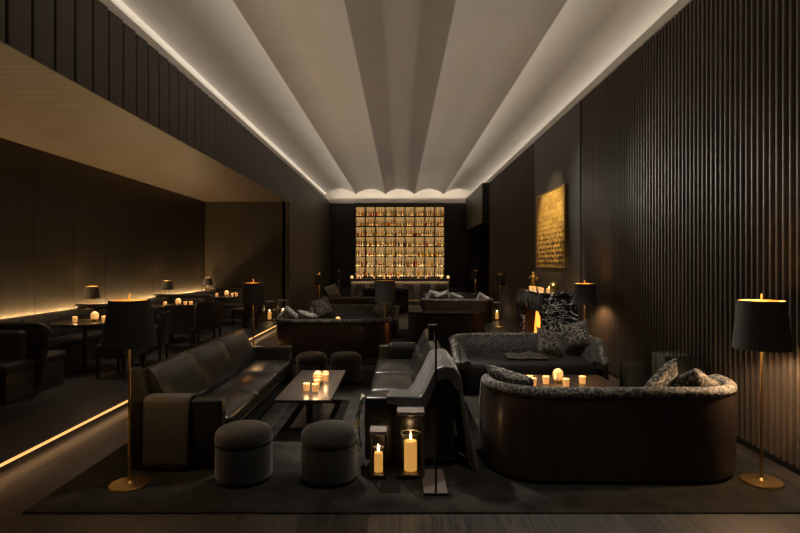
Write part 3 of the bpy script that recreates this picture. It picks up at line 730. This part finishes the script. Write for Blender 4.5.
def dining_table(label, x, y, r_=.46):
    t = thing('dining_table', label, 'table', (x, y, PZ))
    MB().lathe([(.001,.70),(r_-.02,.70),(r_,.715),(r_,.735),(r_-.004,.74),(.001,.74)], 48).build('tabletop', tablewd, t)
    MB().lathe([(.001,.03),(.035,.03),(.035,.70),(.001,.70)], 16).build('pedestal', bronze, t)
    MB().lathe([(.001,0),(.24,0),(.24,.02),(.03,.035),(.001,.035)], 32).build('base', blackmet, t)
TT = PZ+.74
for k, (lab, y) in enumerate((('round dining table in the first booth, nearest the camera', 8.2), ('round dining table in the middle booth', 11.32), ('round dining table in the far booth', 14.5))):
    dining_table(lab, -4.78, y)
w_ = ('first', 'middle', 'far')
for k, y in enumerate((8.2, 11.32, 14.5)):
    dup(D0, 'glowing dome lamp on the %s dining table' % w_[k], (-4.68, y+.08, TT))
    votive('lit votive on the %s dining table, right of its dome lamp' % w_[k], (-4.52, y+.05, TT))
    votive('lit votive on the %s dining table, left of its dome lamp' % w_[k], (-4.90, y-.06, TT))
    if k: votive('second lit votive right of the dome lamp on the %s dining table' % w_[k], (-4.42, y+.1, TT))
def bowl(label, loc):
    t = thing('bowl', label, 'bowl', loc)
    MB().lathe([(.001,0),(.03,0),(.045,.02),(.06,.05),(.056,.05),(.04,.022),(.001,.008)], 20).build('bowl_body', blackmet, t)
# chairs
def dining_chair(label, loc, rz):
    t = thing('dining_chair', label, 'chair', loc, rz)
    for sx in (-1,1):
        for sy in (-1,1):
            MB().rings([[(sx*.215+a*.016, sy*.205+b*.016, 0) for a, b in ((-1,-1),(1,-1),(1,1),(-1,1))], [(sx*.215+a*.022, sy*.205+b*.022, .34) for a, b in ((-1,-1),(1,-1),(1,1),(-1,1))]]).build('leg', tablewd, t)
    MB().box(-.245, .245, -.235, .235, .32, .38, .01).build('seat_frame', leather2, t)
    MB().rbox(-.25, .25, -.20, .25, .375, .47, .035, .015).build('seat', leather2, t, ang=60)
    rg = []
    for z, y0, th_, hw in ((.30,-.235,.07,.245),(.46,-.24,.08,.255),(.65,-.265,.075,.265),(.80,-.285,.06,.265),(.84,-.288,.04,.25)):
        rg.append([(-hw, y0+.03, z), (-hw*.7, y0-.004, z), (0, y0-.014, z), (hw*.7, y0-.004, z), (hw, y0+.03, z), (hw, y0+.03+th_*.7, z), (0, y0+th_, z), (-hw, y0+.03+th_*.7, z)])
    MB().rings(rg).build('backrest', leather2, t, ang=60)
    return t
c0 = dining_chair('leather dining chair at the first dining table, behind the front lamp', (-4.05, 7.85, PZ), r(80))
for lab, x, y, a in (('dining chair at the first dining table, farther of its two', -4.05, 8.75, 100), ('dining chair at the middle table with its back to the aisle', -3.98, 11.1, 35), ('dining chair nearest the camera at the middle dining table', -4.22, 10.4, 15), ('dining chair at the far dining table beside the second lamp', -4.0, 13.9, 70), ('dining chair farthest along, at the far dining table', -3.98, 14.75, 95)):
    dup(c0, lab, (x, y, PZ), r(a))
# ledge lamps behind booths
def table_lamp(label, loc):
    t = thing('table_lamp', label, 'lamp', loc)
    MB().lathe([(.001,0),(.05,0),(.05,.012),(.008,.02),(.001,.02)], 24).build('base', brass, t)
    MB().lathe([(.006,.015),(.006,.30)], 10).build('stem', brass, t)
    sh = MB().lathe([(.145,.165),(.11,.39),(.107,.39),(.142,.165)], 36, close=True).build('lamp_shade', shadem, t)
    MB().lathe([(.140,.167),(.106,.388),(.104,.388),(.138,.167)], 36, close=True).build('shade_lining', lining, sh)
    MB().sphere((0,0,.27), .025, 12, 8).build('bulb', bulbm, t)
    point('lamp_light', (0,0,.31), 3.2, (1,.72,.42), .03, t)
    return t
struct(MB().box(XD, XD+.10, 3.6, YD, 0, .845), 'trim_11', panelwood, ang=0)
LZ = PZ+.815-.0
tl = table_lamp('small black shaded lamp on the ledge behind the first dining table', (XD+.27, 10.0, .93))
dup(tl, 'small black shaded lamp on the ledge behind the middle dining table', (XD+.27, 13.25, .93))
dup(tl, 'small black shaded lamp in the corner of the dining end wall', (XD+.27, 16.02, .93))

# ------------------------------------------------------------------ bar
BY = 22.4
t = thing('bar_counter', 'long bar counter with lit slatted front before the bottle shelves', 'bar', (0, BY, 0))
MB().box(-2.05, 2.05, .12, .75, .0, 1.05).build('body', panelwood, t)
m = MB(); x = -2.03
while x < 2.02: m.box(x, x+.06, .09, .125, .08, 1.04); x += .10
m.build('slatted_front', boardwood, t)
MB().box(-2.1, 2.1, 0, .8, 1.05, 1.10).box(-2.1, 2.1, 0, .02, .985, 1.06).build('countertop', tablewd, t)
MB().tube([(-2.0,-.08,.2),(2.0,-.08,.2)], .02, 10).build('foot_rail', brass, t)
ub = MB().box(-2.0, 2.0, .05, .07, 1.035, 1.048).build('under_light', ledm, t)
area('bar_front_light', (0, BY+.06, 1.03), 4.0, .02, 26, (1,.68,.34), (0,.35,-1))
ords = ['first','second','third','fourth','fifth','sixth','seventh','eighth','ninth','tenth']
for k, px in enumerate((357.3, 360.7, 374, 384.2, 390, 398.5, 418.2, 426, 441.2)):
    votive('lit votive on the bar counter, %s from the left' % ords[k], ((px-400)*(BY+.2)/540, BY+.2, 1.10))
def bar_lamp(label, x):
    t = thing('bar_lamp', label, 'lamp', (x, BY+.4, 1.10))
    MB().lathe([(.001,0),(.05,0),(.05,.01),(.006,.015),(.006,.1),(.001,.1)], 16).build('base', brass, t)
    MB().lathe([(.05,.02),(.055,.05),(.05,.09),(.03,.105),(.001,.105)], 16).build('globe', votglow, t)
    MB().box(-.10, .10, -.02, .02, .11, .118).build('cap', brass, t)
bar_lamp('small glowing lamp at the left end of the bar', -2.03)
bar_lamp('small glowing lamp at the right end of the bar', 2.03)
def bar_stool(label, x):
    t = thing('bar_stool', label, 'stool', (x, BY-.55, 0))
    for sx in (-1,1):
        for sy in (-1,1): MB().tube([(sx*.19, sy*.19, 0), (sx*.16, sy*.15, .66)], .016, 8).build('leg', blackmet, t)
    MB().tube([(-.18,-.18,.25),(.18,-.18,.25)], .01, 8).build('foot_rest', brass, t)
    MB().rbox(-.20, .20, -.19, .20, .64, .73, .03, .01, 6).build('seat', leather2, t, ang=60)
    MB().rings([[(-.2,-.20,z),(-.1,-.225,z),(.1,-.225,z),(.2,-.20,z),(.2,-.16,z),(.1,-.185,z),(-.1,-.185,z),(-.2,-.16,z)] for z in (.70,.88,.90)]).build('backrest', leather2, t, ang=60)
    return t
s0 = bar_stool('leather bar stool first from the left at the bar', (360-400)*21.8/540)
for k, px in enumerate((375, 391, 409, 425, 440.5)):
    dup(s0, 'leather bar stool %s from the left at the bar' % ords[k+1], ((px-400)*21.8/540, BY-.55, 0))
# back-bar shelves
SX0, SX1, SZ0, SZ1, SYB = -2.13, 2.13, 1.10, 4.58, 25.92
t = thing('bottle_shelves', 'tall backlit grid of bottle shelves on the back wall', 'shelves', (0, SYB, 0))
nc, nr_ = 9, 7
MB().box(SX0, SX1, 0, .03, SZ0, SZ1).build('back_panel', cream, t, ang=0)
cw = (SX1-SX0)/nc; top_h = .12; rh = (SZ1-top_h-SZ0)/nr_
for k in range(nc+1):
    x = SX0 + k*cw; MB().box(x-.024, x+.024, -.34, 0, SZ0, SZ1-top_h).build('upright', soot_shade_black, t)
for k in range(nr_+1):
    z = SZ0 + k*rh; MB().box(SX0-.016, SX1+.016, -.34, 0, z-.032, z+.018).build('shelf', soot_shade_black, t)
    if k < nr_:
        MB().box(SX0, SX1, -.03, -.012, z+.02, z+.03).build('light_strip', ledm, t)
        area('shelf_light', (0, SYB-.045, z+.035), SX1-SX0, .03, 2.2, (1,.62,.28), (0,.6,1))
        area('shelf_light', (0, SYB-.10, z+rh-.03), SX1-SX0, .03, 3.0, (1,.62,.28), (0,.5,-1))
MB().box(SX0-.05, SX1+.05, -.36, 0, SZ1-top_h+.018, SZ1+.02).build('canopy', lacquer, t)
MB().box(SX0-.05, SX1+.05, -.45, .04, .0, SZ0-.018).build('cabinet', panelwood, t)
# bottles
bcol = {'amber': (.62,.32,.10), 'clear': (.75,.68,.52), 'green': (.40,.42,.16), 'gold': (.70,.45,.06), 'brown': (.35,.18,.07), 'red': (.55,.03,.02), 'black': (.01,.01,.01), 'yellow': (.8,.55,.04), 'pale': (.8,.72,.55)}
bm_ = {}
for n_, c_ in bcol.items():
    m_, nt_, p_ = newmat('bottle_'+n_); p_.inputs['Base Color'].default_value = (*c_, 1); p_.inputs['Roughness'].default_value = .15
    p_.inputs['Transmission Weight'].default_value = .7 if n_ not in ('black',) else 0
    bm_[n_] = m_
shapes = [
 [(.001,0),(.038,0),(.04,.01),(.04,.17),(.034,.20),(.015,.225),(.013,.29),(.016,.295),(.016,.31),(.001,.31)],
 [(.001,0),(.05,0),(.052,.01),(.052,.12),(.04,.155),(.016,.175),(.015,.22),(.02,.225),(.02,.245),(.001,.245)],
 [(.001,0),(.034,0),(.034,.2),(.028,.23),(.012,.26),(.012,.33),(.015,.335),(.015,.345),(.001,.345)],
 [(.001,0),(.03,0),(.056,.05),(.056,.09),(.03,.15),(.013,.18),(.013,.23),(.018,.235),(.018,.255),(.001,.255)]]
protos = {}
for n_ in bcol:
    for k, s_ in enumerate(shapes):
        me = MB().lathe(s_, 12).build('bottle', bm_[n_]); protos[n_, k] = me.data; bpy.data.objects.remove(me)
weights = ['amber']*5 + ['clear']*5 + ['pale']*5 + ['green']*3 + ['gold']*4 + ['brown']*3 + ['red', 'yellow']
special = {(6,6,1):'red', (1,5,2):'red', (3,5,1):'red', (1,2,1):'red', (4,2,2):'red', (2,1,1):'red', (7,0,1):'red', (1,0,1):'black', (4,3,1):'black', (5,4,1):'yellow', (1,3,1):'yellow', (3,0,1):'yellow', (7,1,1):'yellow', (0,3,1):'red'}
for row in range(nr_):
    for c in range(nc):
        for k in range(4):
            col = special.get((c, row, k)) or random.choice(weights)
            sh = random.randrange(4)
            o = bpy.data.objects.new('bottle', protos[col, sh]); COL.objects.link(o)
            x = SX0 + c*cw + cw*(k+.5+random.uniform(-.12,.12))/4*.92 + cw*.04
            o.location = (x, SYB-.24+random.uniform(-.04,.03), SZ0 + row*rh + .018)
            s_ = random.uniform(.92, 1.12); o.scale = (s_, s_, s_)
            rn = ords[nr_-1-row]
            tag(o, '%s bottle, %s of four in cell, %s column, %s row of bar shelves' % (col, ords[k], ords[c], rn), 'bottle', 'bottles on the back bar shelves')

# far loose furniture
def club_chair(label, loc, rz):
    t = thing('club_chair', label, 'armchair', loc, rz)
    MB().box(-.34,.34,-.34,.36,.04,.30,.02).build('base', leather, t)
    MB().rbox(-.23,.23,-.22,.38,.29,.42,.04,.02,6).build('seat_cushion', leather, t, ang=60)
    MB().rbox(-.34,.34,-.40,-.22,.05,.86,.05,0,6).build('backrest', leather, t, ang=60)
    for s in (-1,1):
        MB().rbox(min(s*.23,s*.35), max(s*.23,s*.35), -.30,.37,.05,.60,.04,0,6).build('arm', leather, t, ang=60)
        for q in (-1,1): MB().lathe([(.018,0),(.022,.045),(.001,.045)], 8, s*.28, q*.28).build('foot', blackmet, t)
    return t
cc = club_chair('dark club chair with its back turned, left of the central lamp', (-1.0, 19.6, 0), 0)
dup(cc, 'dark club chair with its back turned, right of the central lamp', (-.05, 19.6, 0), 0)
t = thing('console_bench', 'long low dark bench against the back wall right of the bar', 'bench', (2.3, 25.1, 0))
MB().box(-.85,.85,-.3,.3,.06,.58,.01).build('body', panelwood, t); MB().box(-.87,.87,-.32,.32,.58,.62,.006).build('top', tablewd, t); MB().box(-.8,.8,-.26,.26,0,.06).build('plinth', blackmet, t)
t = thing('console_bench', 'long low dark bench against the back wall left of the bar', 'bench', (-2.75, 25.1, 0))
MB().box(-.5,.5,-.3,.3,.06,.58,.01).build('body', panelwood, t); MB().box(-.52,.52,-.32,.32,.58,.62,.006).build('top', tablewd, t); MB().box(-.45,.45,-.26,.26,0,.06).build('plinth', blackmet, t)

# ------------------------------------------------------------------ accent spots without fixtures, most added to brighten seats and walls
wc = (1,.90,.77)
spot('spot_left_sofa', (-.2, 7.0, 4.9), (-1.75, 6.0, .4), 520, 42, wc)
spot('spot_middle_sofa', (-1.4, 7.4, 4.9), (.1, 6.0, .4), 1450, 40, wc)
spot('spot_front_sofa', (2.3, 6.6, 4.9), (1.8, 4.6, .7), 300, 44, wc)
spot('spot_far_sofa', (1.2, 6.4, 4.9), (1.9, 7.8, .6), 300, 36, wc)
spot('spot_second_row', (-1.2, 9.2, 4.9), (-1.5, 11.2, .6), 300, 42, wc)
spot('spot_far_right', (1.2, 14.0, 4.9), (1.5, 16.3, .6), 420, 46, wc)
spot('spot_painting', (.9, 10.6, 4.9), (3.28, 11.6, 2.65), 900, 36, (1,.84,.58))
spot('spot_fireplace', (1.6, 8.2, 4.9), (2.9, 10.6, .9), 620, 26, wc)
spot('spot_bar', (0, 19.6, 4.9), (0, 21.9, .8), 260, 66, wc)
spot('spot_rug', (.8, 3.2, 4.9), (.35, 4.4, 0), 170, 44, wc)
spot('spot_wall_near', (-3.0, 12.0, 4.0), (3.3, 5.3, 2.55), 800, 30, wc)  # added across the room so slat fronts brighten while near sides stay dark
spot('spot_wall_mid', (-3.0, 16.0, 4.0), (3.3, 8.2, 2.6), 560, 24, wc)
for k, y in enumerate((8.2, 11.32, 14.5)): spot('dining_fill_spot', (-4.5, y, ZS-.03), (-4.75, y, 0), 85, 78, (1,.88,.74), .06, .7)  # added under the soffit without fixtures to brighten chairs and tables
# ------------------------------------------------------------------ world, camera, view
wd = bpy.data.worlds.new('World'); sc.world = wd; wd.use_nodes = True
wd.node_tree.nodes['Background'].inputs[0].default_value = (.01,.009,.008,1); wd.node_tree.nodes['Background'].inputs[1].default_value = .2
cam = bpy.data.cameras.new('Camera'); co = bpy.data.objects.new('Camera', cam); COL.objects.link(co)
co.location = (0, 0, 1.75); co.rotation_euler = (PI/2, 0, 0)
cam.sensor_width = 36; cam.lens = 36*540/800; cam.shift_x = 0; cam.shift_y = -3.5/800; cam.clip_end = 200
sc.camera = co
sc.view_settings.view_transform = 'Standard'; sc.view_settings.look = 'None'; sc.view_settings.gamma = 1; sc.view_settings.exposure = 0
sc.view_settings.use_curve_mapping = False
sc.cycles.use_denoising = True
sc.cycles.max_bounces = 8; sc.cycles.diffuse_bounces = 4
